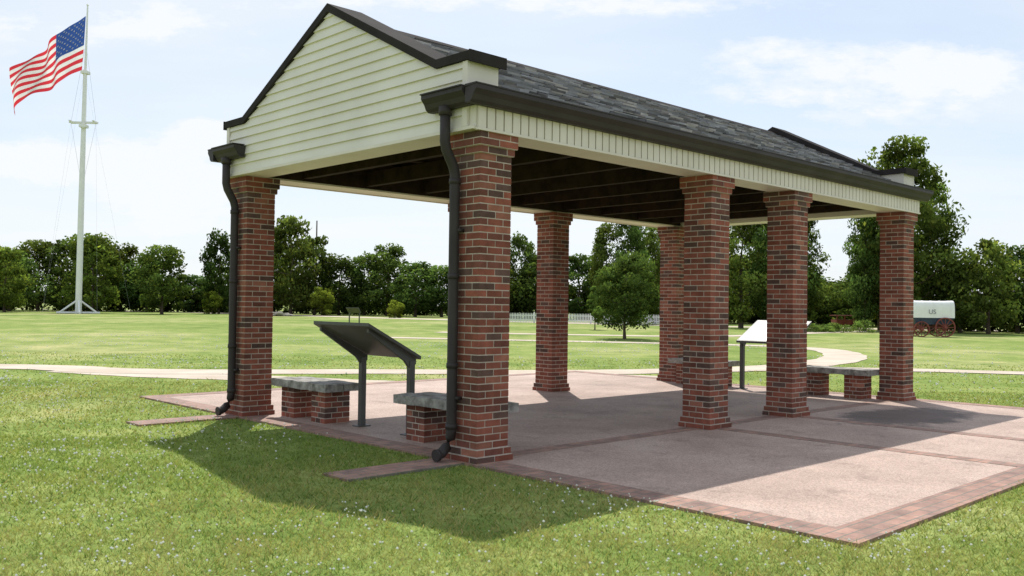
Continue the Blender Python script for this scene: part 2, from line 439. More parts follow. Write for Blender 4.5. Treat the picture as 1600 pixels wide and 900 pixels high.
# ------------------------------------------------------------ benches
def rough_plank(mb,x0,x1,y0,y1,z0,z1,rr):
    nx=3; ny=14
    def pt(i,j,top):
        x=x0+(x1-x0)*i/nx; y=y0+(y1-y0)*j/ny; z=z1 if top else z0
        if i in(0,nx): x+=rr.uniform(-0.008,0.008)
        if j in(0,ny): y+=rr.uniform(-0.012,0.012)
        return (x,y,z+rr.uniform(-0.004,0.004))
    T=[[pt(i,j,True) for j in range(ny+1)] for i in range(nx+1)]
    B=[[pt(i,j,False) for j in range(ny+1)] for i in range(nx+1)]
    for i in range(nx):
        for j in range(ny):
            mb.face([T[i][j],T[i+1][j],T[i+1][j+1],T[i][j+1]],M_STONE)
            mb.face([B[i][j],B[i][j+1],B[i+1][j+1],B[i+1][j]],M_STONE)
    for j in range(ny):
        mb.face([B[0][j],T[0][j],T[0][j+1],B[0][j+1]],M_STONE); mb.face([B[nx][j],B[nx][j+1],T[nx][j+1],T[nx][j]],M_STONE)
    for i in range(nx):
        mb.face([B[i][0],B[i+1][0],T[i+1][0],T[i][0]],M_STONE); mb.face([B[i][ny],T[i][ny],T[i+1][ny],B[i+1][ny]],M_STONE)
def bench(a0,b0,L=1.32):
    X,Y=toxy(a0,b0)
    root=empty('brick_bench',(X,Y,ZS),TH)
    mb=MB(); rr=random.Random(int(a0*100+b0*10))
    rough_plank(mb,0,0.250,0,L,0.40,0.495,rr); rough_plank(mb,0.262,0.52,0.01,L-0.015,0.40,0.492,rr)
    mb.build('seat',root)
    mb=MB()
    brick_block(mb,0.08,0.14,0.36,0.31,0.0,0.398)
    brick_block(mb,0.08,L-0.45,0.36,0.31,0.0,0.398)
    mb.build('brick_supports',root)
bench(0.32,0.30,1.45); bench(0.32,3.12); bench(LTOT-0.82,0.40,1.35); bench(LTOT-0.82,3.12)

# ------------------------------------------------------------ interpretive signs
def sign(a,b,rot,face=M_PANEL):
    X,Y=toxy(a,b)
    root=empty('interpretive_sign',(X,Y,ZS),TH+rot)
    mb=MB()
    for y in (-0.48,0.48):
        mb.box(-0.035,0.035,y-0.035,y+0.035,0.0,0.84,M_SIGN)
        mb.box(-0.09,0.09,y-0.07,y+0.07,0.0,0.012,M_SIGN)
        mb.prism([(0.06,0.80),(0.06,0.86),(-0.60,1.205),(-0.60,1.165),(-0.10,0.84),(-0.036,0.76)],'y',y-0.02,y+0.02,M_SIGN)
    mb.build('posts',root,bevel=0.004)
    mb=MB()
    mb.prism([(0.085,0.855),(0.085,0.895),(-0.645,1.275),(-0.645,1.235)],'y',-0.56,0.56,M_SIGN)
    mb.build('panel',root,bevel=0.004)
    mb=MB()
    def P(x,y): return (x,y,0.895+(0.085-x)*(0.38/0.73)+0.003)
    mb.face([P(0.05,-0.52),P(-0.61,-0.52),P(-0.61,0.52),P(0.05,0.52)],face)
    mb.build('panel_face',root)
sign(0.67,2.38,0); sign(LTOT-0.67,2.38,math.pi)

root=empty('interpretive_sign',(-12.1,70,0),math.radians(80))
mb=MB()
for y in (-0.4,0.4): mb.box(-0.04,0.04,y-0.04,y+0.04,0,0.8,M_SIGN)
mb.prism([(0.1,0.80),(0.1,0.86),(-0.5,1.22),(-0.5,1.16)],'y',-0.5,0.5,M_SIGN)
mb.build('posts',root)
mb=MB(); mb.face([(0.08,-.46,0.88),(-0.47,-.46,1.205),(-0.47,.46,1.205),(0.08,.46,0.88)],M_PANEL); mb.build('panel_face',root)

# ------------------------------------------------------------ ground + paths
mb=MB()
S=900
xs=[-S,-120,-40,40,120,S]; ys=[-60,0,30,80,160,S*1.6]
for i in range(5):
    for j in range(5):
        mb.face([(xs[i],ys[j],0),(xs[i+1],ys[j],0),(xs[i+1],ys[j+1],0),(xs[i],ys[j+1],0)],M_LAWN)
mb.build('lawn_ground')

def smoothpts(P,n=8):
    out=[]
    for i in range(len(P)-1):
        p0=P[max(i-1,0)];p1=P[i];p2=P[i+1];p3=P[min(i+2,len(P)-1)]
        for k in range(n):
            t=k/n
            out.append(tuple(0.5*((2*p1[d])+(-p0[d]+p2[d])*t+(2*p0[d]-5*p1[d]+4*p2[d]-p3[d])*t*t+(-p0[d]+3*p1[d]-3*p2[d]+p3[d])*t**3) for d in (0,1)))
    out.append(P[-1]); return out
PATHS=[]
def path(name,P,w,z,mat=M_PATH):
    Q=smoothpts(P); PATHS.append((np.array(Q),w/2)); mb=MB(); L=[];Rr=[]
    for i,p in enumerate(Q):
        a=Vector(Q[max(i-1,0)]);b=Vector(Q[min(i+1,len(Q)-1)]); d=(b-a).normalized(); n=Vector((-d.y,d.x))
        ww=w*(1+0.05*math.sin(i*1.7))
        L.append((p[0]+n.x*ww/2,p[1]+n.y*ww/2,z)); Rr.append((p[0]-n.x*ww/2,p[1]-n.y*ww/2,z))
    for i in range(len(Q)-1): mb.face([Rr[i],Rr[i+1],L[i+1],L[i]],mat)
    mb.build(name)
path('gravel_path',[(-40,19.2),(-20,20.2),(-11.1,20.2),(-8.8,19.5),(-6.75,19.4),(-2.8,20.2),(0.75,20.6),(3.7,21.6),(6.6,23.3),(9.6,27.0),(11.3,31.0),(11.7,35.0),(9.5,37.6),(4,39),(-6,41)],1.35,0.012)
path('gravel_path',[(4.5,22.1),(7.5,23.0),(10.05,23.1),(12.6,22.5),(18,21.2),(30,19)],1.2,0.016)
path('gravel_path',[(-9.4,19.45),(-7.2,18.5),(-5.0,18.0),(-2.4,17.2),(-1.2,17.4)],1.2,0.008)
path('gravel_path',[(1.0,20.3),(2.6,19.6),(4.2,18.9)],1.2,0.008)
path('gravel_road',[(-150,165),(-90,148),(-50,129),(-32.5,116),(-19,103),(-6.4,92),(4,84),(13.3,78),(28,75),(60,73)],4.5,0.012)
path('gravel_road',[(-4,50),(4,48.5),(9,48.5),(14,52),(20,60),(26,66)],1.8,0.012)

# ------------------------------------------------------------ grass
rng=np.random.default_rng(3)
def off_hard(X,Y):
    a=(X-ORG[0])*AX[0]+(Y-ORG[1])*AX[1]; b=(X-ORG[0])*BX[0]+(Y-ORG[1])*BX[1]
    wob=0.03*np.sin(a*5+b*4)+0.02*np.sin(a*13+b*11)
    jit=rng.uniform(-0.03,0.07,len(X))+wob
    ins=(a>SA0+jit)&(a<SA1-jit)&(b>SB0+jit)&(b<SB1-jit)
    for (p,q) in ((0.10,0.50),(WTOT-0.42,WTOT-0.02)):
        ins|=(a>-1.35+jit)&(a<0)&(b>p+jit)&(b<q-jit)
    for P,hw in PATHS:
        sel=np.where(~ins)[0]
        if len(sel)==0: continue
        if P[:,1].min()>45: continue
        x=X[sel];y=Y[sel]; dm=np.full(len(sel),1e9)
        for i in range(len(P)-1):
            ax_,ay=P[i];bx,by=P[i+1]; dx,dy=bx-ax_,by-ay; L=dx*dx+dy*dy+1e-9
            t=np.clip(((x-ax_)*dx+(y-ay)*dy)/L,0,1)
            dm=np.minimum(dm,(x-ax_-t*dx)**2+(y-ay-t*dy)**2)
        ins[sel]|=dm<(hw-0.02+rng.uniform(-0.05,0.03,len(sel)))**2
    return ~ins
def lowfreq(X,Y,s,seed):
    r=np.random.default_rng(seed); out=np.zeros(len(X))
    for k in range(7):
        th=r.uniform(0,6.28);f=s*r.uniform(0.6,2.0);ph=r.uniform(0,6.28)
        out+=np.sin((X*math.cos(th)+Y*math.sin(th))*f+ph)
    return out/4.0
def fast_mesh(name,verts,nper,mat,cols):
    nv=len(verts); nf=nv//nper
    me=bpy.data.meshes.new(name)
    me.vertices.add(nv); me.vertices.foreach_set('co',verts.astype(np.float32).ravel())
    me.loops.add(nv); me.loops.foreach_set('vertex_index',np.arange(nv,dtype=np.int32))
    me.polygons.add(nf); me.polygons.foreach_set('loop_start',np.arange(0,nv,nper,dtype=np.int32))
    try: me.polygons.foreach_set('loop_total',np.full(nf,nper,dtype=np.int32))
    except Exception: pass
    me.materials.append(mat)
    ca=me.color_attributes.new('Col','FLOAT_COLOR','POINT')
    c4=np.ones((nv,4),np.float32); c4[:,:3]=cols
    ca.data.foreach_set('color',c4.ravel())
    me.update(calc_edges=True)
    return me
def grass_band(d0,d1,dens,hgt,wid):
    tmax=0.68
    area=tmax*(d1*d1-d0*d0); n=int(area*dens)
    Y=np.sqrt(rng.uniform(d0*d0,d1*d1,n)); X=Y*rng.uniform(-tmax,tmax,n)
    k=off_hard(X,Y); X=X[k];Y=Y[k]; n=len(X)
    lf=lowfreq(X,Y,2.2,5); lf2=lowfreq(X,Y,0.5,9); lf3=lowfreq(X,Y,7,15)
    h=hgt*rng.uniform(0.35,1.2,n)*(1+0.25*np.clip(lf,-1,1.5)+0.25*np.clip(lf3,-1,1))
    w=wid*rng.uniform(0.6,1.3,n)
    th=rng.uniform(0,6.283,n); ln=rng.uniform(0.5,1.9,n)*h; la=rng.uniform(0,6.283,n)
    V=np.zeros((n,3,3))
    V[:,0]=np.stack([X-np.cos(th)*w/2,Y-np.sin(th)*w/2,np.full(n,-0.003)],1)
    V[:,1]=np.stack([X+np.cos(th)*w/2,Y+np.sin(th)*w/2,np.full(n,-0.003)],1)
    V[:,2]=np.stack([X+np.cos(la)*ln,Y+np.sin(la)*ln,h],1)
    base=np.array([0.230,0.325,0.080]); yel=np.array([0.40,0.40,0.17]); drk=np.array([0.105,0.195,0.045])
    m=np.clip(0.34+0.36*lf2+0.20*lf+0.16*lf3+rng.normal(0,0.2,n),0,1)[:,None]
    c=base*(1-m)+yel*m
    dd=(rng.random(n)<0.22-0.12*lf3)[:,None]; c=np.where(dd,drk,c)
    bb=(rng.random(n)<0.05)[:,None]; c=np.where(bb,np.array([0.45,0.38,0.22]),c)
    c=c*rng.uniform(0.75,1.25,(n,1))
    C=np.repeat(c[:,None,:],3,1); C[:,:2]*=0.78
    return V.reshape(-1,3),C.reshape(-1,3)
parts=[grass_band(3.3,6.0,4400,0.036,0.006),grass_band(6.0,10,2000,0.037,0.009),grass_band(10,17,520,0.038,0.015),grass_band(17,26,70,0.03,0.03)]
V=np.concatenate([p[0] for p in parts]); C=np.concatenate([p[1] for p in parts])
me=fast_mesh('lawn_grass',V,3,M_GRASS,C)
g=bpy.data.objects.new('lawn_grass',me); COL.objects.link(g)
def clover(d0,d1,dens,r):
    tmax=0.68; n=int(tmax*(d1*d1-d0*d0)*dens)
    Y=np.sqrt(rng.uniform(d0*d0,d1*d1,n)); X=Y*rng.uniform(-tmax,tmax,n)
    m=lowfreq(X,Y,1.1,21)+0.6*lowfreq(X,Y,3.0,22)
    k=off_hard(X,Y)&(m+rng.normal(0,0.4,n)>0.42-0.25*(X<-1.0)); X=X[k];Y=Y[k]; n=len(X)
    Z=rng.uniform(0.028,0.055,n); rr=r*rng.uniform(0.5,1.3,n)
    o=np.array([[1,0,0],[0,1,0],[-1,0,0],[0,-1,0],[0,0,1],[0,0,-1]],float)
    F=[(0,1,4),(1,2,4),(2,3,4),(3,0,4),(1,0,5),(2,1,5),(3,2,5),(0,3,5)]
    T=np.array([[o[i] for i in f] for f in F])
    P=np.stack([X,Y,Z],1)
    V=P[:,None,None,:]+T[None]*rr[:,None,None,None]
    return V.reshape(-1,3)
V=np.concatenate([clover(3.3,8,110,0.0082),clover(8,16,55,0.011),clover(16,40,9,0.02)])
me=fast_mesh('clover_flowers',V,3,M_CLOV,np.ones((len(V),3)))
g=bpy.data.objects.new('clover_flowers',me); COL.objects.link(g)

# ------------------------------------------------------------ trees
def leaves(n_clump,per,h,w,z0,leaf,seed,shape='round',dark=1.0):
    r=np.random.default_rng(seed)
    V=[];C=[]
    ch=h-z0
    cents=[]
    l1,l2,p1,p2=r.uniform(0.08,0.22),r.uniform(0.05,0.15),r.uniform(0,6.28),r.uniform(0,6.28)
    for k in range(n_clump):
        t=(k+0.5)/n_clump*0.97+r.uniform(-0.02,0.02); t=min(max(t,0.02),0.98)
        if shape=='round': env=math.sqrt(max(0.05,1-((t-0.42)/0.60)**2))
        elif shape=='tall': env=(min(1,t/0.22)**0.5)*(1-t)**0.33*1.12
        else: env=math.sqrt(max(0.02,1-t**2))
        ph=r.uniform(0,6.283)
        env*=r.uniform(0.8,1.15)*(1+l1*math.sin(ph+p1+2*t)+l2*math.sin(3*ph+p2))
        rad=w/2*env*(r.uniform(0.35,1.0)**0.6)
        cr=w*r.uniform(0.07,0.19)*(0.7+0.5*env)
        cents.append((rad*math.cos(ph)*0.88,rad*math.sin(ph)*0.88,z0+ch*t,cr,r.uniform(0.45,1.5)))
    for (cx,cy,cz,cr,br) in cents:
        d=r.normal(size=(per,3)); d/=np.linalg.norm(d,axis=1)[:,None]
        rr=cr*(r.uniform(0.25,1.15,per)**0.5)[:,None]
        p=np.array([cx,cy,cz])+d*rr*np.array([1.15,1.15,0.8])
        a=r.normal(size=(per,3)); a/=np.linalg.norm(a,axis=1)[:,None]
        b=np.cross(a,r.normal(size=(per,3))); b/=np.linalg.norm(b,axis=1)[:,None]
        s=(leaf*r.uniform(0.6,1.3,per))[:,None]
        q=np.stack([p-a*s*0.62,p-b*s*0.36+a*s*0.05,p+a*s*0.62,p+b*s*0.36+a*s*0.05],1)
        V.append(q.reshape(-1,3))
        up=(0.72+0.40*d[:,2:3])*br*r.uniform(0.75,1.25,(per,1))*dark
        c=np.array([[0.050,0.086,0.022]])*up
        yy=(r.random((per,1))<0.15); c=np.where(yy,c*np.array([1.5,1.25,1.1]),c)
        C.append(np.repeat(c[:,None,:],4,1).reshape(-1,3))
    V=np.concatenate(V); V[:,2]=np.maximum(V[:,2],0.02)
    return V,np.concatenate(C),cents
def tree_data(h,w,z0,n_clump,per,leaf,seed,shape='round',trunk_r=0.18,dark=1.0,limbs=9):
    V,C,cents=leaves(n_clump,per,h,w,z0,leaf,seed,shape,dark)
    mb=MB(); rr=random.Random(seed)
    tz=z0+(h-z0)*0.75
    pts=[];rad=[]
    for k in range(7):
        t=k/6; pts.append((rr.uniform(-.03,.03)*w*t,rr.uniform(-.03,.03)*w*t,tz*t)); rad.append(trunk_r*(1.25 if k==0 else 1)*(1-0.8*t))
    mb.tube(pts,rad,M_BARK,8)
    cs=sorted(cents,key=lambda c:c[2])
    for k in range(limbs):
        c=cs[int((k+0.5)/limbs*len(cs))]
        zb=max(z0*0.75,min(c[2]-0.35*w*0.5,tz*0.9)); t=zb/tz
        p0=Vector((0,0,zb)); p2=Vector(c[:3]); p1=(p0+p2)/2+Vector((0,0,-0.04*h))
        r0=trunk_r*(1-0.75*t)*0.55
        mb.tube([p0,p1,p2],[r0,r0*0.6,r0*0.2],M_BARK,6)
    return V,C,mb
def place_single(name,td,loc,scale=(1,1,1),rot=0,leafmat=M_LEAF,tint=(1,1,1)):
    V,C,mb=td
    root=empty(name,loc,rot); root.scale=scale
    mb.build('trunk',root)
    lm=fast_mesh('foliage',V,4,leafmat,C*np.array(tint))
    o=bpy.data.objects.new('foliage',lm); COL.objects.link(o); o.parent=root
TV=[tree_data(9,6.8,1.0,58,95,0.34,100+i,'round',0.2,1.0) for i in range(5)]
TT=[tree_data(12,6.4,1.2,85,150,0.25,200+i,'tall',0.24,1.2) for i in range(3)]
BU=[tree_data(4,6.5,0.0,28,80,0.38,300+i,'bush',0.08,0.62,limbs=3) for i in range(2)]
LV=[];LC=[];LM=MB()
def add_line(td,loc,scale,rot,tint):
    V,C,mb=td
    c,s=math.cos(rot),math.sin(rot)
    Q=V*np.array(scale); X=Q[:,0]*c-Q[:,1]*s+loc[0]; Y=Q[:,0]*s+Q[:,1]*c+loc[1]
    LV.append(np.stack([X,Y,Q[:,2]],1)); LC.append(C*np.array(tint))
    i0=len(LM.v)
    for (x,y,z) in mb.v:
        x*=scale[0];y*=scale[1]; LM.v.append((x*c-y*s+loc[0],x*s+y*c+loc[1],z*scale[2]))
    for f in mb.f: LM.f.append(tuple(i0+q for q in f)); LM.m.append(LM.mi(M_BARK)); LM.c.append((1,1,1))
def rtint():
    k=R.uniform(0.68,1.32); y=R.uniform(0.85,1.35)
    return (k*y,k*(1+0.4*(y-1)),k)
specs=[(-.76,122,9),(-.71,118,8.5),(-.66,121,9),(-.605,120,8.6),(-.575,122,8.2),(-.552,112,7.4),(-.521,122,9.4),(-.489,121,9.6),(-.457,124,10),(-.43,126,9),
(-.401,125,7.8),(-.352,128,5.2),(-.322,116,10.3,.65),(-.292,122,9),(-.264,122,10.2),(-.243,112,12,.95),(-.217,116,10,.8),(-.19,118,7.5),(-.162,120,7.8),(-.137,118,8.9),
(-.106,112,6.6),(-.077,114,6.4),(-.046,114,7),(-.018,112,7),(.0106,112,10,.65),(.035,110,7.5),(.074,108,7.6),(.10,112,6.5),(.183,95,8.5),(.218,92,8),(.25,95,7),(.30,92,7),(.33,95,5),(.359,90,4.3),
(.39,85,5),(.42,84,5),(.46,82,5),(.493,66,5.2,.7),(.524,63,6.4,.7),(.556,67,6.2,.75),(.59,66,6.0,.75),(.63,66,6.8,.8),(.68,68,7,.8),(.73,68,7,.8)]
for i,s in enumerate(specs):
    t,d,h=s[:3]; wf=s[3] if len(s)>3 else 1.0
    k=h/9; kw=wf*(0.95 if h<8 else 1.05)
    add_line(TV[(i*3)%5],(t*d,d),(kw,kw,k),R.uniform(0,6.28),rtint())
i=0; t=-0.85
while t<0.85:
    d=(127 if t<0.0 else (112 if t<0.12 else (98 if t<0.36 else (88 if t<0.47 else 71))))
    hh=R.uniform(0.8,1.15)*(0.95 if d>100 else 0.75)
    add_line(BU[i%2],(t*d,d+R.uniform(-2,2)),(1.0,1.0,hh),R.uniform(0,6.28),rtint())
    t+=4.4/d; i+=1
line=empty('distant_tree_line',(0,0,0))
LM.build('trunks',line)
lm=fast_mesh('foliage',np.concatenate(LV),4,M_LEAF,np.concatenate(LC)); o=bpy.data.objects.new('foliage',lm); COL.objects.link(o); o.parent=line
place_single('oak_tree',TV[1],(-48.8,106,0),(1.0,1.0,1.0),1.0,tint=(1.35,1.25,1))
place_single('oak_tree',TV[3],(-40,104,0),(0.86,0.86,0.87),2.0,tint=(1.15,1.1,1))
place_single('oak_tree',TV[0],(-58,104,0),(0.75,0.75,0.82),4.0,tint=(1.45,1.3,1))
for (t,d,h,kw,rot) in ((.104,85,9.3,.60,0),(.130,84,9.9,.64,1),(.157,86,9.5,.60,2),(.185,88,9,.66,3),(.252,71,10.2,.72,1.3),(.285,70,10.6,.70,2.2),(.318,72,9.0,.60,3.1),(.388,67,9.6,.50,0.4),(.427,66,13.9,1.02,1.9),(.462,69,11.3,.66,2.9),(.405,70,11.2,.7,4.1)):
    place_single('cottonwood_tree',TT[int(rot*10)%3],(t*d,d,0),(kw,kw,h/12),rot,tint=rtint())
YM=tree_data(3.9,3.3,0.75,60,180,0.115,41,'round',0.07,0.85,limbs=10)
place_single('young_shade_tree',YM,(5.35,43,0),(1,1,1),0.5)
SM=tree_data(2.7,1.3,0.5,24,110,0.11,42,'tall',0.035,1.6,limbs=6)
place_single('sapling_tree',SM,(5.5,60,0),(1.1,1.1,1.05),0.5)
place_single('sapling_tree',SM,(8.6,72,0),(1.0,1.0,0.9),2.5)
YB=tree_data(3.0,2.9,0.1,26,130,0.17,43,'round',0.05,1.1,limbs=4)
place_single('ornamental_shrub',YB,(-23.2,111,0),(1,1,1.1),0,M_LEAFY)
place_single('ornamental_shrub',YB,(-12.8,100,0),(0.72,0.72,0.62),1,M_LEAFY)
place_single('ornamental_shrub',YB,(-37.5,114,0),(0.85,0.85,0.9),2,M_LEAFY)
HB=tree_data(1.0,2.6,0.0,18,110,0.10,44,'bush',0.02,1.7,limbs=2)
LV=[];LC=[];LM=MB()
for k in range(6): add_line(HB,(19.7+k*0.85+R.uniform(-.3,.3),62+R.uniform(-1.5,1.5)),(0.7,0.7,R.uniform(0.4,0.85)),R.uniform(0,6),(1,1,1))
lm=fast_mesh('roadside_weeds',np.concatenate(LV),4,M_LEAF,np.concatenate(LC)); o=bpy.data.objects.new('roadside_weeds',lm); COL.objects.link(o)

# ------------------------------------------------------------ flagpole
FP=empty('flagpole',(-48.1,101,0),0)
mb=MB()
mb.tube([(0,0,0),(0.05,0,12),(0.12,0,21),(0.16,0,27.2)],[0.34,0.31,0.25,0.20],M_WHITE,16)
mb.tube([(0.30,-0.40,20.6),(0.36,-0.40,27),(0.45,-0.40,34.2)],[0.16,0.14,0.08],M_WHITE,12)
mb.tube([(0.45,-0.40,34.2),(0.45,-0.40,34.35),(0.45,-0.40,34.5)],[0.05,0.14,0.03],M_WHITE,10)
mb.box(-0.1,0.6,-0.6,0.3,26.7,27.0,M_WHITE); mb.box(-0.15,0.55,-0.6,0.3,20.7,21.0,M_WHITE)
mb.build('mast',FP)
mb=MB()
mb.box(-1.4,1.6,-0.32,-0.14,21.2,21.36,M_WHITE); mb.box(-1.4,1.6,0.14,0.32,21.2,21.36,M_WHITE)
mb.box(-1.3,-1.1,-0.6,0.6,21.363,21.46,M_WHITE); mb.box(1.3,1.5,-0.6,0.6,21.363,21.46,M_WHITE)
for k in range(4):
    th=k*math.pi/2+0.5; c,s=math.cos(th),math.sin(th)
    mb.tube([(c*1.9,s*1.9,0.1),(0,0,1.6)],[0.10,0.10],M_WHITE,8)
    mb.tube([(c*2.2,s*2.2,0.1),(0,0,0.1)],[0.12,0.12],M_WHITE,8)
mb.build('crosstree_and_braces',FP)
mb=MB()
for sx in (-1,1):
    mb.tube([(sx*1.4+0.1,0,21.3),(sx*0.1+0.3,-0.3,29.5)],[0.012]*2,M_ROPE,5)
    mb.tube([(sx*1.4+0.1,0,21.3),(sx*0.2+0.1,0,15)],[0.012]*2,M_ROPE,5)
    mb.tube([(sx*0.2+0.1,0,26),(sx*5,2,0.1)],[0.005]*2,M_ROPE,5)
    mb.tube([(sx*1.4+0.1,0,21.3),(sx*3,-2,0.1)],[0.005]*2,M_ROPE,5)
mb.build('rigging',FP)
def flag_mats():
    out=[]
    for nm,c in (('flag_red',(0.66,0.04,0.06)),('flag_white',(0.82,0.82,0.82)),('flag_blue',(0.03,0.08,0.30))):
        m,nt,b,o=new_mat(nm)
        n=noise(nt,3,3,0.5,objco(nt)); r=ramp(nt,[(0.3,tuple(x*0.9 for x in c)),(0.7,c)]); nt.links.new(n.outputs['Fac'],r.inputs['Fac'])
        nt.links.new(r.outputs['Color'],b.inputs['Base Color']); b.inputs['Roughness'].default_value=0.7
        t=N(nt,'ShaderNodeBsdfTranslucent'); nt.links.new(r.outputs['Color'],t.inputs['Color'])
        mx=N(nt,'ShaderNodeMixShader'); mx.inputs[0].default_value=0.5
        nt.links.new(b.outputs[0],mx.inputs[1]); nt.links.new(t.outputs[0],mx.inputs[2]); nt.links.new(mx.outputs[0],o.inputs['Surface'])
        out.append(m)
    return out
FR,FW,FB=flag_mats()
def FS(u,v):
    x=-7.5*u-0.35*v-0.22*math.sin(7*u+2*v)*u
    z=-6.2*(0.78*u+0.22*u*u)-(6.1-1.45*u)*v+0.26*math.sin(u*9.5+v*1.5)*(0.3+u*0.7)
    y=0.85*math.sin(u*11+v*2.2)*(0.15+u)+0.35*math.sin(u*23-v*4)*u
    return Vector((x,y,z))
mb=MB(); NU,NV=60,26
for i in range(NU):
    for j in range(NV):
        u0,u1=i/NU,(i+1)/NU; v0,v1=j/NV,(j+1)/NV
        m=FR if (j//2)%2==0 else FW
        if u0<0.40-1e-6 and j<14: m=FB
        mb.face([FS(u0,v0),FS(u1,v0),FS(u1,v1),FS(u0,v1)],m)
fo=mb.build('flag_cloth',FP,(0.30,-0.45,33.1),smooth=True)
mb=MB()
for rr in range(9):
    nc=6 if rr%2==0 else 5
    for cc in range(nc):
        u=0.4*((cc*2+1+(rr%2))/12.0); v=(7/13)*((rr+1)/10.0)
        for sgn in (-1,1):
            e=1e-3; du=(FS(u+e,v)-FS(u,v)); dv=(FS(u,v+e)-FS(u,v)); n=du.cross(dv).normalized()
            pts=[]
            for k in range(10):
                rad=0.15 if k%2==0 else 0.062
                t=math.pi/2+k*math.pi/5
                pts.append(FS(u+rad*math.cos(t)/9.6,v-rad*math.sin(t)/6.1)+n*0.03*sgn)
            mb.face(pts,FW)
mb.build('flag_stars',FP,(0.30,-0.45,33.1))

# ------------------------------------------------------------ picket fence
mb=MB()
x=-3.0
while x<17:
    mb.prism([(x-0.04,0.08),(x+0.04,0.08),(x+0.04,0.82),(x,0.92),(x-0.04,0.82)],'y',-0.02,0.0,M_WHITE); x+=0.14
for z in (0.25,0.65): mb.box(-3.1,17.1,0.002,0.05,z,z+0.08,M_WHITE)
x=-3
while x<17.1: mb.box(x-0.06,x+0.06,0.052,0.16,0,0.98,M_WHITE); x+=2.5
mb.build('picket_fence',None,(0,80.5,0),0.0)

# ------------------------------------------------------------ rock pile
mb=MB()
rk=random.Random(5)
def rock(cx,cy,cz,s):
    bm=bmesh.new(); bmesh.ops.create_icosphere(bm,subdivisions=2,radius=1)
    for v in bm.verts: v.co*=rk.uniform(0.82,1.12)
    i0=len(mb.v)
    for v in bm.verts: mb.v.append((cx+v.co.x*s*1.3,cy+v.co.y*s,cz+v.co.z*s*0.7))
    for f in bm.faces: mb.f.append(tuple(i0+v.index for v in f.verts)); mb.m.append(mb.mi(M_ROCK)); mb.c.append((1,1,1))
    bm.free()
for k in range(45):
    x=rk.gauss(0,0.9); rock(x,rk.gauss(0,0.4),max(0.05,0.45-abs(x)*0.2)*rk.random(),rk.uniform(0.12,0.32))
mb.build('rock_pile',None,(-26.3,102,0))

# ------------------------------------------------------------ covered wagon
WG=empty('covered_wagon',(24.85,54,0),math.radians(-4))
mb=MB()
mb.prism([(-1.0,0.74),(1.0,0.74),(1.12,1.12),(-1.12,1.12)],'y',-0.5,0.5,M_NAVY)
mb.box(-1.16,1.16,-0.53,-0.503,1.06,1.16,M_NAVY); mb.box(-1.16,1.16,0.503,0.53,1.06,1.16,M_NAVY)
for x in (-0.7,0.0,0.7): mb.box(x-0.03,x+0.03,-0.53,-0.503,0.74,1.06,M_NAVY)
mb.build('wagon_bed',WG)
mb=MB(); ns=14
secs=[(-1.19,1.03),(-1.0,1.01),(-0.5,1.00),(0,1.0),(0.5,1.00),(1.0,1.01),(1.19,1.03)]
def hoop(x,hh,e=0):
    ring=[]
    for k in range(ns+1):
        t=math.pi*k/ns
        cy=-math.cos(t); cz=max(math.sin(t),0.0)
        y=(0.56+e)*(abs(cy)**0.45)*(1 if cy>0 else -1); z=1.13+(hh+e)*(cz**0.55)
        ring.append((x,y,z))
    return ring
rings=[hoop(*s) for s in secs]
for r0,r1 in zip(rings[:-1],rings[1:]):
    for k in range(ns): mb.face([r0[k],r1[k],r1[k+1],r0[k+1]],M_CANVAS)
mb.face(rings[0],M_CANVAS); mb.face(rings[-1][::-1],M_CANVAS)
for (x,hh) in secs[1:-1]: mb.tube(hoop(x,hh,0.004),[0.014]*(ns+1),M_CANVAS,6)
mb.build('canvas_cover',WG)
def wheel(x,y,r):
    n=28
    for k in range(n):
        a=2*math.pi*k/n;b=2*math.pi*(k+1)/n; ri=r*0.88
        q=[]
        for yy in (y-0.035,y+0.035):
            q.append([(x+rr*math.cos(t),yy,r+rr*math.sin(t)) for rr,t in ((ri,a),(r,a),(r,b),(ri,b))])
        mb.hexa(q[0]+q[1],M_REDW)
    for k in range(12):
        t=2*math.pi*k/12
        mb.tube([(x,y,r),(x+r*0.9*math.cos(t),y,r+r*0.9*math.sin(t))],[0.03,0.022],M_REDW,6)
    mb.tube([(x,y-0.13,r),(x,y+0.13,r)],[0.09,0.09],M_REDW,12)
mb=MB()
for y in (-0.62,0.62): wheel(-0.72,y,0.46); wheel(0.62,y,0.58)
mb.tube([(-0.72,-0.6,0.46),(-0.72,0.6,0.46)],[0.05]*2,M_REDW,8); mb.tube([(0.62,-0.6,0.58),(0.62,0.6,0.58)],[0.05]*2,M_REDW,8)
mb.box(-0.85,0.75,-0.08,0.08,0.55,0.64,M_REDW); mb.box(-0.79,-0.65,-0.45,0.45,0.5,0.738,M_REDW); mb.box(0.55,0.69,-0.45,0.45,0.62,0.738,M_REDW)
mb.tube([(-0.85,0,0.55),(-2.6,0,0.35)],[0.045,0.035],M_REDW,8)
mb.build('wheels_and_gear',WG)
tc=bpy.data.curves.new('us_lettering','FONT'); tc.body='US'; tc.size=0.38; tc.extrude=0.004; tc.align_x='CENTER'; tc.materials.append(M_BLACK)
to=bpy.data.objects.new('us_lettering',tc); COL.objects.link(to); to.parent=WG; to.location=(-0.1,-0.59,1.36); to.rotation_euler=(math.pi/2,0,0)

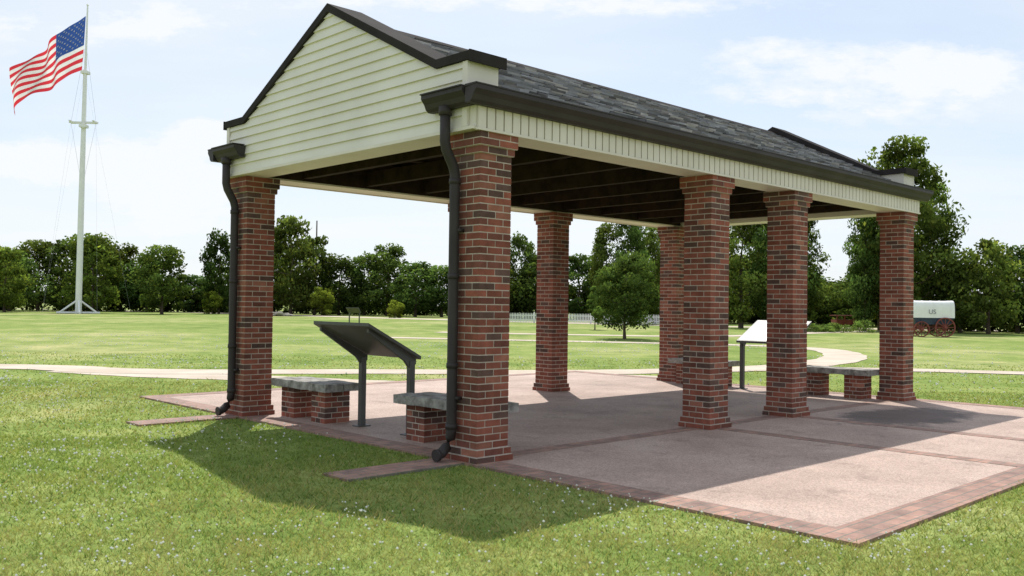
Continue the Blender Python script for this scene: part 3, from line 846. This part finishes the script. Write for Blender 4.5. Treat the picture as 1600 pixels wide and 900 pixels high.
mb=MB()
mb.box(-1.0,1.0,-0.6,0.6,0.35,0.75,M_REDW)
for x in (-0.95,-0.35,0.35,0.95):
    mb.box(x-0.05,x+0.05,-0.68,-0.603,0,1.05,M_REDW)
mb.box(-1.1,1.1,-0.75,0.7,1.053,1.11,M_REDW)
mb.build('red_feed_shed',None,(27.2,74,0))
mb=MB(); mb.tube([(0,0,0),(0,0,13.6)],[0.16,0.09],M_BARK,8); mb.build('utility_pole',None,(-28.7,133,0))

# ------------------------------------------------------------ world & sun
az=math.radians(-4.6); el=math.radians(55.7)
w=bpy.data.worlds.new('World'); sc.world=w; w.use_nodes=True; nt=w.node_tree
bg=nt.nodes['Background']
sky=N(nt,'ShaderNodeTexSky'); sky.sky_type='NISHITA'; sky.sun_disc=False
sky.sun_elevation=el; sky.sun_rotation=az; sky.air_density=1.0; sky.dust_density=1.0; sky.ozone_density=2.0
tc=N(nt,'ShaderNodeTexCoord'); sp=N(nt,'ShaderNodeSeparateXYZ'); nt.links.new(tc.outputs['Generated'],sp.inputs[0])
def m2(op,a,b=0.0): return mth(nt,op,a,b)
zz=m2('ADD',m2('MAXIMUM',sp.outputs['Z'],0.0),0.10)
cb=N(nt,'ShaderNodeCombineXYZ'); nt.links.new(m2('DIVIDE',sp.outputs['X'],zz),cb.inputs[0]); nt.links.new(m2('DIVIDE',sp.outputs['Y'],zz),cb.inputs[1])
mp=N(nt,'ShaderNodeMapping'); mp.inputs['Scale'].default_value=(0.5,0.9,1); mp.inputs['Location'].default_value=(5.1,0.7,0); nt.links.new(cb.outputs[0],mp.inputs[0])
n1=noise(nt,1.0,5,0.55,mp.outputs[0])
rc=ramp(nt,[(0.36,(0,0,0)),(0.70,(1,1,1))]); nt.links.new(n1.outputs['Fac'],rc.inputs['Fac'])
hz=m2('MAXIMUM',m2('SUBTRACT',1.0,m2('MULTIPLY',sp.outputs['Z'],2.3)),0.0); hz=m2('MULTIPLY',m2('POWER',hz,1.6),0.50)
f=m2('ADD',m2('MULTIPLY',rc.outputs['Color'],0.55),hz)
yy=m2('MAXIMUM',sp.outputs['Y'],0.05); bx=m2('DIVIDE',sp.outputs['X'],yy); bz=m2('DIVIDE',sp.outputs['Z'],yy)
cb2=N(nt,'ShaderNodeCombineXYZ'); nt.links.new(bx,cb2.inputs[0]); nt.links.new(m2('MULTIPLY',bz,2.4),cb2.inputs[1])
n2=noise(nt,11.0,6,0.68,cb2.outputs[0])
tot=None
for (x0,z0,sx,sz,k) in ((.38,.250,.18,.040,.95),(.48,.275,.10,.022,.7),(.27,.29,.05,.012,.7),(-.345,.185,.030,.022,1.3),(-.37,.120,.08,.045,1.3),(.05,.335,.30,.014,.9),(-.50,.15,.12,.03,1.1),(-.45,.30,.16,.03,.7)):
    gx=m2('POWER',m2('ABSOLUTE',m2('DIVIDE',m2('SUBTRACT',bx,x0),sx)),2.0); gz=m2('POWER',m2('ABSOLUTE',m2('DIVIDE',m2('SUBTRACT',bz,z0),sz)),2.0)
    gg=m2('MULTIPLY',m2('EXPONENT',m2('MULTIPLY',m2('ADD',gx,gz),-1.0)),k)
    tot=gg if tot is None else m2('ADD',tot,gg)
cl=m2('SUBTRACT',m2('ADD',n2.outputs['Fac'],m2('MULTIPLY',tot,0.34)),0.62); cl=m2('MULTIPLY',m2('MAXIMUM',cl,0.0),3.4)
cl=m2('MULTIPLY',m2('MINIMUM',cl,1.0),m2('MINIMUM',m2('MULTIPLY',tot,2.0),1.0))
f=m2('MINIMUM',m2('ADD',f,cl),0.95)
skc=mixc(nt,0.62,sky.outputs[0],(4.95,5.65,6.45))
col=mixc(nt,f,skc,(6.35,6.55,6.72))
nt.links.new(col,bg.inputs['Color']); bg.inputs['Strength'].default_value=0.15

sl=bpy.data.lights.new('sun','SUN'); sl.energy=4.7; sl.angle=math.radians(0.5); sl.color=(1,0.965,0.90)
so=bpy.data.objects.new('sun',sl); COL.objects.link(so)
d=Vector((math.sin(az)*math.cos(el),math.cos(az)*math.cos(el),math.sin(el)))
so.rotation_euler=d.to_track_quat('Z','Y').to_euler(); so.location=(0,0,40)

# ------------------------------------------------------------ camera
cam=bpy.data.cameras.new('camera'); co=bpy.data.objects.new('camera',cam); COL.objects.link(co)
cam.sensor_width=36; cam.lens=1421/1600*36; cam.clip_end=5000; cam.clip_start=0.05
M=Matrix.Rotation(math.radians(90)+28/1421,4,'X')@Matrix.Rotation(0.0134,4,'Z')
co.matrix_world=Matrix.Translation((0,0,1.5))@M
sc.camera=co
